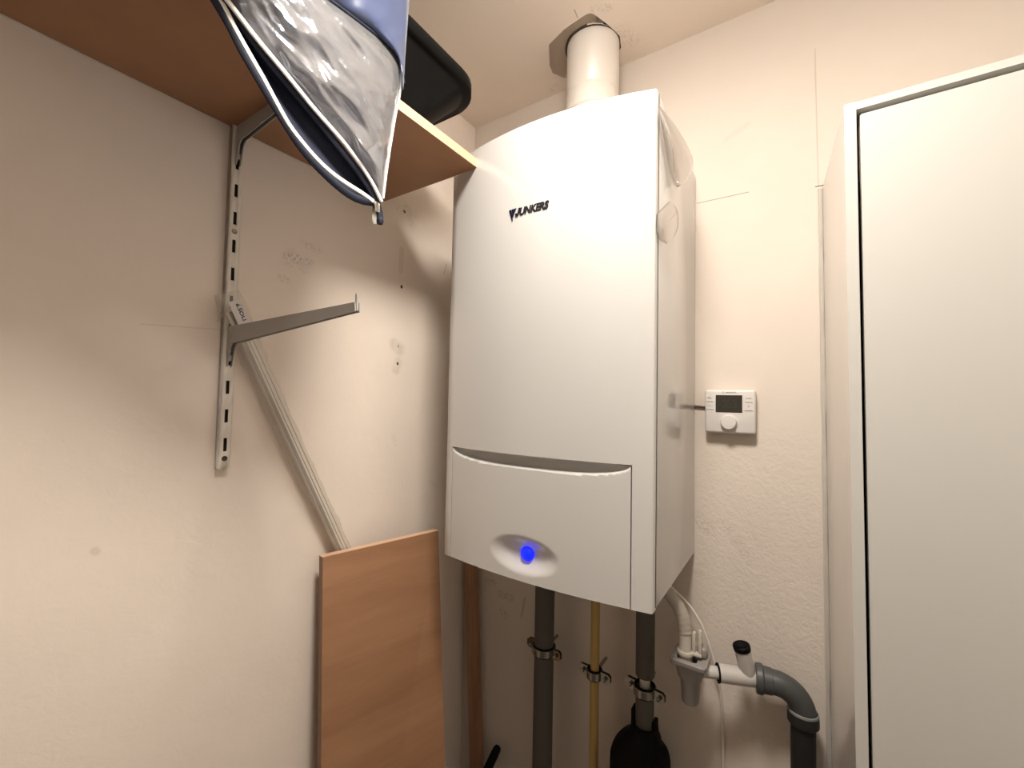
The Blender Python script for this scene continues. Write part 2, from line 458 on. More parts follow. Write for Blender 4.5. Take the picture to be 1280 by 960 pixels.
# badge
by = lambda x, z: -(D0+bulge(x, z))
bz = 1.928; bx0, bx1 = .3855, .472
t0 = Vector((bx0+.0135, by(bx0+.0135, bz)-.0006, bz)); t1 = Vector((bx1, by(bx1, bz)-.0006, bz))
lu = (t1-t0).normalized(); lw = (t1-t0).length; lh = .0150
jl = [(.50, 1), (.86, 1), (.86, .30), (.74, .07), (.48, 0), (.2, .05), (.02, .22), (0, .40), (.32, .40), (.36, .27), (.44, .24), (.50, .32)]
jm = MB(); jm.prism([t0+lu*(.0098*x+.25*lh*y)+Vector((0, -.0004, lh*y)) for x, y in jl], (0, -.0014, 0)); jm.build('lettering', M_logo, front)
text('lettering', 'UNKERS', M_logo, front, t0+lu*.0105, lu, (0, 0, 1), .02, .0012, .25, .0010, fit=(lw-.0105, lh))
em = MB()
ex = bx0
def tri(pts): em.prism([(x, by(x, bz)-.0002, z) for x, z in pts], (0, -.0016, 0))
tri([(ex, bz+.016), (ex+.0042, bz+.016), (ex+.0085, bz-.004), (ex+.0075, bz-.008)])
tri([(ex+.0058, bz+.016), (ex+.0165, bz+.016), (ex+.0085, bz-.0005)])
em.build('emblem', M_navyb, front)['label'] = 'small dark triangular emblem left of the lettering'
# peeling protective film on the right flank
def film(lp, rp_, X0, X1, nu=10, nv=24, curl=.012):
    A = smoothpts([(*p, 0) for p in lp], nv+1, 1); B = smoothpts([(*p, 0) for p in rp_], nv+1, 1)
    def f(u, v):
        j = min(nv, int(round(v*nv))); a = A[j].lerp(B[j], u)
        return P(a.x, a.y, X=X0+(X1-X0)*u*math.sin(PI*min(1, v*1.0)*.5)+curl*math.sin(PI*u)*math.sin(PI*v))
    return MB().grid(f, nu, nv)
f1 = film([(822, 132), (826, 152), (830, 175), (834, 200), (838, 218), (843, 231)], [(824, 132), (843, 155), (858, 179), (867, 199), (866, 213), (858, 227), (847, 234)], .656, .672)
o = f1.build('protective_film', M_film, boiler, smooth=60, solid=.0004, offset=0); o['label'] = 'clear film tongue peeling off the upper right flank'
f2 = film([(820.5, 268), (820, 276), (820, 284), (820.5, 292), (825, 301), (831, 304)], [(838, 250), (845, 258), (848.5, 268), (848, 284), (842, 298), (832, 305)], .6545, .662, curl=.006)
o = f2.build('protective_film', M_film, boiler, smooth=60, solid=.0004, offset=0); o['label'] = 'lower rounded film tab lying on the right flank'

# ------------------------------------------------------------------ flue
flue = thing('flue_pipe', (FC.x, FC.y, BZ1), 'white flue pipe rising from the boiler top into the broken ceiling hole', 'flue')
MB().lathe([(FR+.0015, BZ1), (FR+.0015, 2.262), (FR+.0035, 2.264), (FR+.0035, 2.276), (FR+.0005, 2.279)], (FC.x, FC.y, 0), 64).build('boiler_socket', M_flue, flue)
MB().lathe([(FR-.002, 2.270), (FR-.0005, 2.275), (FR-.0005, 2.312), (FR-.0015, 2.3135), (FR-.0015, 2.3155), (FR-.0005, 2.317), (FR-.0005, H+.040)], (FC.x, FC.y, 0), 64).build('upper_pipe', M_flue, flue)
ncl = P(718, 112, Y=FC.y-FR+.004); a0 = math.atan2(ncl.y-FC.y, ncl.x-FC.x)
cr = []
for k in range(13):
    t = -2.6+2.5*k/12
    an = a0+.13*math.cos(t); cr.append(FC+Vector(((FR+.002)*math.cos(an), (FR+.002)*math.sin(an), 2.258+.011*math.sin(t))))
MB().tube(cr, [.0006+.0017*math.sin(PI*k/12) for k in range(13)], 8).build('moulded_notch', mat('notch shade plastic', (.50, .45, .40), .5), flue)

# ------------------------------------------------------------------ thermostat
TY = -.024
ta = P(881, 487, Y=TY); tb = P(944.5, 543, Y=TY)
tx0, tx1, tz0, tz1 = ta.x, tb.x, tb.z-.001, ta.z
th = thing('room_thermostat', ((tx0+tx1)/2, 0, tz0), 'white square room thermostat with dark display on the wall right of the boiler', 'thermostat')
tw, thh = tx1-tx0, tz1-tz0
body = MB().box(tx0, tx1, TY, -.0005, tz0, tz1, .005, 3).build('housing', M_therm, th)
sx = lambda u: tx0+tw*u
sz = lambda v: tz1-thh*v
MB().box(sx(.225), sx(.75), TY-.0012, TY+.002, sz(.52), sz(.125), .0006, 1).build('display', M_screen, th)
text('display_digits', '20.5', mat('display segment', (.045, .043, .034), .2), th, (sx(.36), TY-.0013, sz(.42)), (1, 0, 0), (0, 0, 1), .02, .0002, fit=(tw*.28, thh*.19))
dcx, dcz = sx(.49), sz(.745)
MB().lathe([(.0165, 0), (.0165, .0015), (.0150, .002), (.0150, .008), (.0138, .0098), (.006, .0105), (.0001, .0105)], (dcx, TY+.0005, dcz), 40, (0, -1, 0)).build('dial', M_therm, th)
def dash(u0, u1, v, nm, m): MB().box(sx(u0), sx(u1), TY-.0010, TY+.001, sz(v)-.0008, sz(v)+.0008, .0004, 1).build(nm, m, th)
for u0, u1, v in ((.04, .17, .275), (.04, .17, .455), (.80, .945, .275), (.80, .945, .465)): dash(u0, u1, v, 'button', M_btn)
for s, u, v, w in (('menu', .06, .20, .08), ('info', .06, .375, .07), ('auto', .815, .195, .11)):
    text('button_print', s, M_print, th, (sx(u), TY-.0003, sz(v)-.001), (1, 0, 0), (0, 0, 1), .004, .0002, fit=(tw*w, .0022))
text('button_print', '?', M_print, th, (sx(.855), TY-.0003, sz(.395)), (1, 0, 0), (0, 0, 1), .006, .0002, fit=(tw*.028, .0045))
text('maker_print', 'BOSCH', M_print, th, (sx(.435), TY-.0003, sz(.078)), (1, 0, 0), (0, 0, 1), .006, .0002, bold=.0001, fit=(tw*.19, .0030))
MB().lathe([(.0011, 0), (.0011, .0005), (.0018, .0005), (.0018, 0)], (sx(.375), TY+.0001, sz(.06)), 20, (0, -1, 0), cap=False).build('maker_emblem', M_print, th)
tc = MB().tube([P(866, 507.5, Y=-.004), P(872, 508, Y=-.004), P(884, 509, Y=-.004)], .0024, 8).build('thermostat_cable', mat('brown cable', (.07, .03, .02), .5))
tag(tc, 'short dark brown cable between the boiler flank and the thermostat', 'cable')

# ------------------------------------------------------------------ shelf system on the left wall
RY = -.679; RW = .0095; RT = .0125
slots = [1.9445-.05*k for k in range(-5, 10)]
slots = [z for z in slots if z > 1.475]
holes = [1.4705, 1.871, 2.12]
rail = thing('shelf_upright', (0, RY, 1.453), 'cream slotted steel upright screwed to the left wall under the shelf', 'shelf rail')
rb = MB()
ys = [RY-RW, RY-.0028, RY+.0028, RY+RW]
zz = [1.453]
for z in sorted(slots): zz += [z-.0115, z+.0115]
zz.append(2.26)
for j in range(len(zz)-1):
    for i in range(3):
        if i == 1 and j % 2 == 1: continue
        rb.bm.faces.new([rb.bm.verts.new((RT, ys[a], zz[b])) for a, b in ((i, j), (i+1, j), (i+1, j+1), (i, j+1))])
for a in (0, 3): rb.bm.faces.new([rb.bm.verts.new(v) for v in ((.0005, ys[a], zz[0]), (RT, ys[a], zz[0]), (RT, ys[a], zz[-1]), (.0005, ys[a], zz[-1]))])
for b in (0, -1): rb.bm.faces.new([rb.bm.verts.new(v) for v in ((.0005, ys[0], zz[b]), (RT, ys[0], zz[b]), (RT, ys[3], zz[b]), (.0005, ys[3], zz[b]))])
rb.build('channel', M_rail, rail, solid=.0012, offset=0, fix=False, smooth=30)
MB().box(.001, .0035, RY-RW+.0015, RY+RW-.0015, 1.456, 2.255).build('slot_shade', M_recess_shade, rail)  # dark lining, the shade behind the slots put into its colour
for z in holes:
    MB().lathe([(.0048, 0), (.0040, .0012), (.002, .0009), (.0001, .0006)], (RT+.0004, RY, z), 18, (1, 0, 0)).build('screw', M_recess_shade if z < 1.5 else mat('dull screw', (.28, .22, .17), .4, .7), rail)  # lowest one is a dark disc standing in for an empty hole's shade

SHZ = 2.060; SHT = .018; SHW = .294; SHY = -.348
def bracket(zt, length, label, tilt):
    b = thing('shelf_bracket', (RT, RY, zt), label, 'shelf bracket', 'steel shelf brackets')
    z0 = zt
    tip = zt+tilt
    prof = [(RT+.001, z0), (length, tip-.001), (length+.001, tip-.013), (.034, z0-.030), (.026, z0-.037), (.017, z0-.070), (RT+.001, z0-.070)]
    w = .0034
    for sgn, nm in ((-1, 'side_plate'), (1, 'side_plate')):
        y0 = RY+sgn*w-.0007
        MB().prism([(x, y0, z) for x, z in prof], (0, .0014, 0)).build(nm, M_brk, b)
    MB().prism([(RT+.004, RY-w, z0-.0002), (length-.006, RY-w, tip-.0012), (length-.006, RY-w, tip-.0028), (RT+.004, RY-w, z0-.002)], (0, 2*w, 0)).build('top_plate', M_brk, b)
    MB().box(RT-.006, RT+.006, RY-.0022, RY+.0022, z0-.012, z0-.002).build('hook', M_brk, b)
    if tilt > 0: MB().box(length-.003, length+.001, RY-.0018, RY+.0018, tip-.012, tip+.011, .0006, 1).build('tip_hook', M_brk, b)
    MB().box(RT-.006, RT+.006, RY-.0022, RY+.0022, z0-.060, z0-.050).build('hook', M_brk, b)
    return b
bracket(1.7005, .366, 'bare grey shelf bracket sticking out empty halfway down the upright', .0055)
bracket(SHZ-.0005, .268, 'grey shelf bracket at top of upright carrying the wooden shelf', -.0005)
shelf = thing('wall_shelf', (.147, -.95, SHZ), 'beech-look wall shelf at upper left holding the storage bag and tray', 'shelf')
MB().box(.003, SHW-.0012, YF+.15, SHY-.0012, SHZ, SHZ+SHT).build('board', M_wood, shelf)
MB().box(SHW-.0012, SHW, YF+.15, SHY, SHZ, SHZ+SHT).build('edge_band', M_edge, shelf)
MB().box(.003, SHW-.0012, SHY-.0012, SHY, SHZ, SHZ+SHT).build('edge_band', M_edge, shelf)

# black tray on the shelf
def rrect(x0, x1, y0, y1, r, z, n=8):
    out = []
    for cx, cy, a in ((x1-r, y1-r, 0), (x0+r, y1-r, 90), (x0+r, y0+r, 180), (x1-r, y0+r, 270)):
        for k in range(n+1):
            t = math.radians(a+90*k/n); out.append(Vector((cx+r*math.cos(t), cy+r*math.sin(t), z)))
    return out
TX1 = .306; TYE = -.340
ST = SHZ+SHT+.0005
prof = [(.036, 0., .135), (.030, .004, .128), (.012, .116, .022), (.010, .120, .016), (.002, .121, .002), (0, .124, 0), (0, .142, 0), (.003, .146, .003), (.008, .146, .008), (.013, .142, .013), (.016, .13, .022), (.036, .008, .13)]
tr = MB(); rings = []
for d, z, de in prof:
    rings.append(rrect(.012+d, TX1-d, -.74+d, TYE-de, max(.02, .075-d*.6), ST+z))
tr.loops(rings)
tray = tr.build('storage_tray', M_blackp, smooth=50)
tag(tray, 'black plastic tray with rounded rim on the wall shelf behind the bag', 'tray')

# storage bag hanging over the shelf front
bag = thing('storage_bag', (.40, -.70, 1.86), 'navy storage bag with crumpled clear window and open zip drooping over the shelf', 'bag')
def Xb(px): return .325+(505-px)/505*.032
def PX(p, d=0): return P(p[0], p[1], X=Xb(p[0])+d)
Lp = [(475, 247), (470, 238), (455, 213), (430, 178), (390, 133), (358, 93), (318, 46), (285, 2), (255, -38), (222, -85)]
Rp = [(479, 250), (483, 215), (488, 180), (494, 145), (500, 112), (502, 88), (495, 66), (470, 43), (440, 20), (405, -6), (360, -40), (310, -85)]
NV, NU = 90, 60
LA = smoothpts([(*p, 0) for p in Lp], NV+1); RA = smoothpts([(*p, 0) for p in Rp], NV+1, 1)
def crum(p, s):
    al = (p.x*.62+p.y*.785); ac = (p.x*.785-p.y*.62)
    a = abs(noise.noise(Vector((ac/26, al/120, 1.3))))
    b = abs(noise.noise(Vector((ac/11, al/48, 7.3))))
    c = noise.noise(Vector((p.x/45, p.y/45, 4.1)))
    return s*(.013*(.5-a)+.005*(.5-b)+.006*c)
def win_f(u, v):
    j = int(round(v*NV)); a = LA[j].lerp(RA[j], u)
    e = min(1, 6*u*(1-u)); w = min(1, v*6)
    return PX(a, (.018*math.sin(PI*u)*w+crum(a, 1)*e*w))
MB().grid(win_f, NU, NV).build('clear_window', M_vinyl, bag, smooth=60, solid=.0004, offset=0)['label'] = 'crumpled clear plastic window'
def lin_f(u, v):
    j = int(round(v*NV)); a = LA[j].lerp(RA[j], u)
    a = a.lerp(Vector((485, 120, 0)), .03)
    return PX(a, -.009+crum(Vector((a.x+300, a.y, 0)), .55)*min(1, 6*u*(1-u)))
MB().grid(lin_f, NU, NV).build('inner_lining', M_lining, bag, smooth=60)['label'] = 'grey lining seen through the window'
TL = smoothpts([(503, 112, 0), (502, 88, 0), (495, 66, 0), (470, 43, 0), (440, 20, 0), (405, -6, 0), (360, -40, 0), (310, -85, 0)], 41, 1)
TR = smoothpts([(504, 112, 0), (507, 60, 0), (510, 20, 0), (513, -20, 0), (515, -85, 0)], 41, 1)
def top_f(u, v):
    j = int(round(v*40)); a = TL[j].lerp(TR[j], u)
    return PX(a, .012*math.sin(PI*u)+.004*noise.noise(Vector((a.x/30, a.y/30, 3))))
MB().grid(top_f, 20, 40).build('top_fabric', M_navys, bag, smooth=60, solid=.001, offset=0)['label'] = 'shiny navy fabric above the window'
def path(pts, n=40, d=0, it=2): return [PX(q, d) for q in smoothpts([(*p, 0) for p in pts], n, it)]
low = [(232, -60), (268, -3), (290, 34), (303, 62), (320, 91), (338, 122), (358, 155), (372, 178), (392, 203), (415, 226), (438, 245), (452, 252), (464, 252)]
MB().tube(path(low), .0062, 10, .6, (1, 0, 0)).build('zip_lip', M_navy, bag)['label'] = 'navy lower edge of the open zip'
lowt = [(245, -50), (280, 8), (294, 36), (312, 68), (330, 99), (347, 131), (362, 158), (378, 178), (394, 197), (415, 217), (440, 234), (457, 243), (467, 252)]
MB().tube(path(lowt, d=.003), .0034, 8, .5, (1, 0, 0)).build('zip_tape', M_tape, bag)['label'] = 'white tape along the lower zip edge'
upl = [(236, -55), (279, -1), (302, 29), (324, 61), (352, 96), (380, 129), (404, 159), (429, 190), (450, 217), (464, 238), (472, 252), (475, 266), (475, 274)]
MB().tube(path(upl, d=.002), .0062, 10, .6, (1, 0, 0)).build('zip_lip', M_navy, bag)['label'] = 'navy upper edge of the open zip'
upt = [(245, -50), (286, 3), (319, 46), (359, 94), (391, 134), (431, 179), (456, 213), (471, 238), (477, 252)]
MB().tube(path(upt, d=.009), .0032, 8, .6, (1, 0, 0)).build('zip_tape', M_tape, bag)['label'] = 'white tape along the upper zip edge'
MB().tube(path([(502, 88), (501, 112), (494, 146), (488, 182), (483, 216), (479, 248)], d=.002), .0016, 8).build('seam', M_tape, bag)
MB().tube(path([(505, 104), (503, 88), (496, 66), (470, 43), (440, 20), (405, -6), (360, -40)], d=.003, it=1), .0018, 8).build('seam', M_navy, bag)
IA = smoothpts([(*p, 0) for p in low], 41); IB = smoothpts([(*p, 0) for p in upl[:-2]], 41)
MB().grid(lambda u, v: PX(IA[int(round(v*40))].lerp(IB[int(round(v*40))], u), -.012*math.sin(PI*u)), 14, 40).build('inner_fabric', M_navy, bag, smooth=60, solid=.001, offset=0)
zs_ = PX((470, 259), .006); zc = PX((475, 276), .002)
MB().box(zs_.x-.003, zs_.x+.004, zs_.y-.005, zs_.y+.005, zs_.z-.008, zs_.z+.007, .002).build('zip_slider', M_steel, bag)
MB().lathe([(.0001, -.006), (.004, -.005), (.0055, 0), (.004, .005), (.0001, .006)], zc, 14).build('zip_end', M_navy, bag)
pt = [PX(q, .004) for q in ((468, 262), (466, 266), (465, 270), (465, 275), (467, 280), (470, 280), (470.5, 272), (470, 264))]
pm = MB(); pm.prism(pt, (.001, 0, 0)); pm.build('zip_pull', clear_mat('clear zip pull', (.9, .9, .9), .2, .15), bag)
# added bag bulk out of view, overhang shaped to shade the left wall
bk = MB(); bk.box(.05, .292, -1.28, -.80, ST+.003, 2.30, .04, 4); bk.box(.06, .43, -1.30, -.775, 2.105, 2.33, .06, 5)
bk.box(.335, .43, -1.29, -.79, 2.03, 2.25, .045, 4)
hg = [PX((240, -42), -.006), PX((228, -85), -.006), Vector((.345, -.96, 2.03)), Vector((.345, -1.10, 2.03)), Vector((.34, -1.25, 2.05)), Vector((.34, -1.27, 2.25)), Vector((.34, -.80, 2.25)), PX((310, -86), 0)]
bk.prism(hg, (-.018, 0, 0))
bk.build('added_bag_bulk', M_navy, bag)

# ------------------------------------------------------------------ packaged rail leaning behind the bracket
pr0 = Vector((.024, *P(287, 374, X=.024)[1:])); pr1 = P(431, 690, X=.026)
dr = (pr1-pr0).normalized(); tl = (-.012-pr0.y)/dr.y
pr2 = pr0+dr*min(tl, 1.62)
pk = thing('packaged_rail', pr2, 'long pale steel rail in clear packaging leaning diagonally against the left wall', 'rail')
side = dr.cross(Vector((1, 0, 0))).normalized()
def bar(a, b, w, t, x0):
    s = []
    for p_ in (a, b):
        s.append([p_+side*sw*w/2+Vector((x0+tt*t, 0, 0)) for sw, tt in ((-1, 0), (1, 0), (1, 1), (-1, 1))])
    return MB().loops(s)
ch = bar(pr0+dr*.02, pr2, .025, .011, -.008)
bar(pr0+dr*.02+side*.0085, pr2+side*.0085, .006, .0012, .0028).build('channel_side_shade', mat('painted channel shade', (.30, .26, .215), .6), pk)  # dark strip laid on, shade of the rail's side put into its colour
ch.build('steel_channel', M_rail, pk)
for k in (-1, 1):
    q = side*(.0035*k-.004)
    bar(pr0+dr*.02+q, pr2+q, .003, .002, .003).build('channel_rib', M_rail, pk)
slv = MB(); rings = []
for k in range(60):
    t = k/59; c = pr0+dr*(-.012+t*(.66)); rng = []
    w = .0145+.003*noise.noise(Vector((t*9, 1, 0)))+(.006 if t < .2 else 0)
    for a in range(16):
        an = 2*PI*a/16
        f = 1+.22*noise.noise(Vector((t*20, math.cos(an)*1.2, math.sin(an)*1.2)))
        off = -.014*max(0, math.sin(PI*min(1, t/.75)))*(1 if math.cos(an) > .3 else 0)
        rng.append(c+side*(w*f*math.cos(an)-off)+Vector((max(-.018, .009*f*math.sin(an)+.002), 0, 0)))
    rings.append(rng)
slv.loops(rings, cap=False)
slv.build('plastic_sleeve', M_sleeve, pk, smooth=60)['label'] = 'loose clear plastic sleeve'
fl1 = MB().grid(lambda u, v: P(281-15*v*u+4*u, 364+34*v+5*u, X=.016+.012*u*(1-v)+.003*math.sin(5*u+4*v)), 8, 10)
fl1.build('plastic_sleeve', M_sleeve, pk, smooth=60)['label'] = 'torn flap of the clear sleeve'
la, lb = pr0+dr*.004, pr0+dr*.052
labm = bar(la, lb, .021, .0010, .0125)
lab = labm.build('paper_label', mat('paper label', (.66, .62, .60), .6), pk)
lx = Vector((.0137, 0, 0))
text('label_print', '6.SOLI', M_logo, lab, la+dr*.006+side*.001+lx, dr, dr.cross(Vector((-1, 0, 0))), .01, .0002, bold=.0003, fit=(.030, .0065))
text('label_print', '10 cm', M_print, lab, la+dr*.008-side*.006+lx, dr, dr.cross(Vector((-1, 0, 0))), .01, .0002, fit=(.012, .003))

# ------------------------------------------------------------------ leaning wooden board and batten
zt = 1.2576
a_t = P(403, 698, X=.046); a_t = P(403, 697, Z=zt); b_t = P(548, 663.5, Z=zt)
a_b = P(401, 950, X=a_t.x+.022); b_b = P(556, 950, X=b_t.x+.040)
da = (a_b-a_t); db = (b_b-b_t)
a_f = a_t+da*((zt-.002)/-da.z); b_f = b_t+db*((zt-.002)/-db.z)
nrm = (b_t-a_t).cross(da).normalized()
if nrm.x > 0: nrm = -nrm
TH = .018
board = thing('leaning_board', (a_f+b_f)/2, 'spare beech-look shelf board standing on end against the left wall', 'board')
bd = MB(); back = nrm*TH
e = .0012
def brd(x0, x1, top): # fraction across
    pts = [a_t.lerp(b_t, x0), a_t.lerp(b_t, x1), a_f.lerp(b_f, x1), a_f.lerp(b_f, x0)]
    return pts
bd.prism(brd(.003, 1, 0), back); bd.build('panel', M_woodl, board)
eb = MB(); 
eb.prism([a_t+Vector((0, 0, .0012)), b_t+Vector((0, 0, .0012)), b_t, a_t], back)
eb.build('edge_band', M_edge, board)
ebl = MB(); q = brd(0, .0028, 0); ebl.prism(q, back); ebl.build('edge_band', mat('dark edge band', (.20, .10, .05), .5), board)
bt = MB()
s0, s1 = P(590, 706, Y=-.02), P(597, 952, Y=-.02)
dd = (s1-s0); sb_ = s0+dd*((s0.z-.003)/-dd.z); st = s0-dd*((.30)/-dd.z)
st = s0+dd*(-.02)
hw = .42*abs(P(597.5, 706, Y=-.02).x-P(583, 706, Y=-.02).x)
bt.loops([[p_+Vector((sx_*hw, sy_*.009-.004, 0)) for sx_, sy_ in ((-1, -1), (-.1, -1), (0, -.8), (.1, -1), (1, -1), (1, 1), (-1, 1))] for p_ in (sb_, st)])
bto = bt.build('wooden_batten', M_batten)
tag(bto, 'narrow brown wooden batten standing in the corner below the boiler', 'batten')
# black tool handle
h0 = P(620.5, 938, Y=-.035); h1 = P(610, 960, X=h0.x-.01)
dh = (h1-h0).normalized(); h2 = h0+dh*((h0.z-.02)/-dh.z)
hd = MB().tube([h0-dh*.012, h0-dh*.010, h0-dh*.004, h0+dh*.01, h0.lerp(h2, .5), h2], [.003, .008, .0105, .0115, .0115, .0115], 16)
hdo = hd.build('tool_handle', M_blackp); tag(hdo, 'black round-ended tool handle leaning below the boiler in the dark', 'handle')

# ------------------------------------------------------------------ pipes under the boiler
PY = -.072
def vpipe(name, xl, xr, py, m, z0, z1, label, cat):
    a = P(xl, py, Y=PY); b = P(xr, py, Y=PY); r = (b.x-a.x)/2*.98; c = Vector(((a.x+b.x)/2, PY, 0))
    o = MB().lathe([(r, z0), (r, z1)], c, 32).build(name, m); tag(o, label, cat)
    return c, r
p1 = vpipe('insulated_pipe', 668.5, 690.5, 850, M_foam, .002, BZ0-.0005, 'dark grey insulated heating pipe, the left pipe below the boiler', 'pipe')
p2 = vpipe('gas_pipe', 738, 748.5, 850, M_gas, .002, BZ0-.0005, 'thin yellow gas pipe between the two dark pipes', 'pipe')
a3 = P(795, 800, Y=PY); b3 = P(818.5, 800, Y=PY); c3 = Vector(((a3.x+b3.x)/2, PY, 0)); r3 = (b3.x-a3.x)/2*.98
zj = P(806, 852, Y=PY-r3).z; zend = P(806, 915, Y=PY).z
rp3 = thing('heating_pipe', (c3.x, PY, zend-.03), 'dark grey insulated heating pipe on the right below the boiler with a bare gap', 'pipe')
MB().lathe([(r3*.90, zj), (r3, zj+.003), (r3, BZ0-.0005)], c3, 32).build('insulation', M_foam, rp3)
MB().lathe([(r3*.55, zend-.0024), (r3*.55, zj+.01)], c3, 24).build('bare_pipe', mat('dull bare pipe', (.55, .52, .46), .45, .2), rp3)
zk = P(806, 867, Y=PY-r3).z
MB().lathe([(r3*.97, zend-.0024), (r3*.97, zk)], c3, 32).build('insulation', M_foam, rp3)
# clamps
def clamp(c, r, z, label, rot=0):
    t = thing('pipe_clamp', (c.x, c.y, z), label, 'pipe clamp', 'metal pipe clamps below the boiler')
    n = 32
    def ring(r0, r1, h, nm, m):
        MB().lathe([(r0, z-h), (r1-.0006, z-h), (r1, z-h+.0006), (r1, z+h-.0006), (r1-.0006, z+h), (r0, z+h), (r0, z-h)], c, n, cap=False).build(nm, m, t)
    ring(r+.0002, r+.0032, .0115, 'rubber_lining', M_rubber); ring(r+.0031, r+.0055, .0085, 'band', M_steel)
    for s in (-1, 1):
        d = Vector((s*math.cos(rot), s*math.sin(rot), 0)); p_ = Vector((c.x, c.y, z))+d*(r+.014)
        dy = Vector((-d.y, d.x, 0)); 
        for q in (-1, 1):
            fm = MB(); cc_ = p_+dy*(q*.0022)
            fm.prism([cc_+d*(u*.0125)+Vector((0, 0, w*.011))+dy*(.0006*q) for u, w in ((-1, -1), (.6, -1), (1, -.6), (1, .6), (.6, 1), (-1, 1))], dy*(.0018*q)); fm.build('lug', M_steel, t)
        MB().lathe([(.0001, -.0125), (.004, -.012), (.0045, -.009), (.0022, -.0088), (.0022, .010), (.0001, .0105)], p_, 14, (0, 1, 0)).build('screw', M_steel, t)
    MB().tube([Vector((c.x, c.y+r+.005, z)), Vector((c.x, -.001, z))], .004, 10).build('wall_stud', M_steel, t)
zc1 = P(680, 819, Y=PY-p1[1]).z; zc2 = P(743, 845, Y=PY-p2[1]).z; zc3 = P(806, 867, Y=PY-r3).z
clamp(p1[0], p1[1], zc1, 'steel pipe clamp around the left dark insulated pipe', -.15)
clamp(p2[0], p2[1]+.0035, zc2, 'steel pipe clamp around the thin yellow gas pipe', -.1)
clamp(c3, r3*.95, zc3-.004, 'steel pipe clamp around the right dark heating pipe', -.2)
# black pump shell at the bottom
pz = zend+.012
pump = thing('pump_housing', (c3.x, PY, pz-.25), 'bulky black foam pump housing at the foot of the right heating pipe', 'pump')
pc_ = Vector((P(800, 950, Y=PY).x, PY, 0)); 
W = (P(836, 955, Y=PY).x-P(765, 955, Y=PY).x)/2
prs = [(.4, -.26), (.75, -.25), (1., -.18), (1., -.068), (.985, -.050), (.93, -.038), (.82, -.028), (.66, -.016), (.56, -.002), (.47, .012), (.46, .022), (.38, .022), (.37, .0)]
pm_ = MB()
rings = []
for f, z in prs:
    wr = W*f; k = 2.6 if f > .6 else 2
    rings.append([Vector((pc_.x+(c3.x-pc_.x)*(1 if f < .6 else 0)+wr*math.copysign(abs(math.cos(t))**(2/k), math.cos(t)), PY+min(.058, wr)*math.copysign(abs(math.sin(t))**(2/k), math.sin(t)), pz-.015+z)) for t in [2*PI*i/40 for i in range(40)]])
pm_.loops(rings); pm_.build('foam_shell', M_rubber, pump, smooth=50)
for s in (-1, 1):
    MB().box(c3.x+s*r3*1.12-.004, c3.x+s*r3*1.12+.004, PY-.012, PY+.012, pz-.02, pz+(.034 if s < 0 else .022), .002).build('shell_tab', M_rubber, pump)

# ------------------------------------------------------------------ condensate drain
TB = P(947, 847.5, Y=-.060); TA = P(897.5, 841, Z=TB.z)
td = (TB-TA).normalized()
FP = TA-td*.052; FY = FP.y
fa = P(863, 822, Y=FY); FK = (CAM.y-FY)/(CAM.y+.07)
funnel = thing('siphon_funnel', (fa.x, FY, fa.z-.11*FK), 'grey-white plastic condensate siphon with square funnel top below the boiler corner', 'siphon')
def sq(cx, cy, hx, hy, r, z): return rrect(cx-hx*FK, cx+hx*FK, cy-hy*FK, cy+hy*FK, r*FK, fz+(z-fz)*FK, 5)
fz = fa.z+.004
cx = fa.x; DY = FY
rg = [sq(cx, DY, .014, .014, .0139, fz-.093), sq(cx, DY, .0165, .0165, .0155, fz-.088), sq(cx, DY, .019, .019, .017, fz-.045), sq(cx, DY, .023, .022, .016, fz-.040), sq(cx, DY, .027, .026, .012, fz-.011),
      sq(cx, DY, .0335, .033, .008, fz-.010), sq(cx, DY, .0345, .034, .008, fz-.008), sq(cx, DY, .0345, .034, .008, fz-.001), sq(cx, DY, .0335, .033, .008, fz), sq(cx-.003, DY-.004, .019, .019, .006, fz), sq(cx-.003, DY-.004, .017, .017, .006, fz-.030)]
M_siph = mat('greyish siphon plastic', (.25, .23, .215), .4)
MB().loops(rg).build('funnel_body', M_siph, funnel, smooth=45)
MB().box(cx-.008, cx+.008, DY+.018, -.0005, fz-.045, fz-.030, .002).build('wall_bracket', M_siph, funnel)
MB().box(cx-.020, cx+.014, DY-.023, DY+.015, fz-.012, fz-.0105).build('funnel_inside', M_recess_shade, funnel)
MB().box(cx+.012, cx+.030, DY-.003, DY+.020, fz+.0005, fz+.022, .006, 3).build('inlet_block', M_siph, funnel)
hz = thing('condensate_hose', (cx, DY, fz), 'ribbed cream condensate hose dropping from the boiler into the siphon funnel', 'hose')
hp = smoothpts([P(826, 728, Y=DY), P(838, 745, Y=DY-.002), P(848, 758, Y=DY-.004), P(854, 772, Y=DY-.005), P(857, 790, Y=DY-.006)], 30, 3)
hr = [.0128+.0006*math.sin(i*2.2) for i in range(30)]
MB().tube(hp, hr, 18).build('hose', mat('cream hose', (.37, .335, .285), .5), hz)
hb = P(857, 790, Y=DY-.006); hx = hb.x
he = fz-.008
M_fit = mat('cream plastic fitting', (.50, .47, .40), .4)
MB().lathe([(.0085, he), (.0125, he), (.0125, he+.012), (.0155, he+.013), (.016, he+.016), (.0155, he+.019), (.0118, he+.020), (.0112, hb.z+.004), (.0095, hb.z+.005)], (hx, DY-.006, 0), 28).build('hose_connector', M_fit, hz)
for q in (0, .009): MB().box(hx+.013+q*1.2, hx+.019+q*1.2, DY-.010, DY-.002, he+.020, hb.z+.006+q*.6, .0015).build('clip_finger', M_fit, hz)
MB().box(hx+.008, hx+.030, DY-.012, DY-.001, he+.015, he+.021, .0015).build('clip_bar', M_fit, hz)
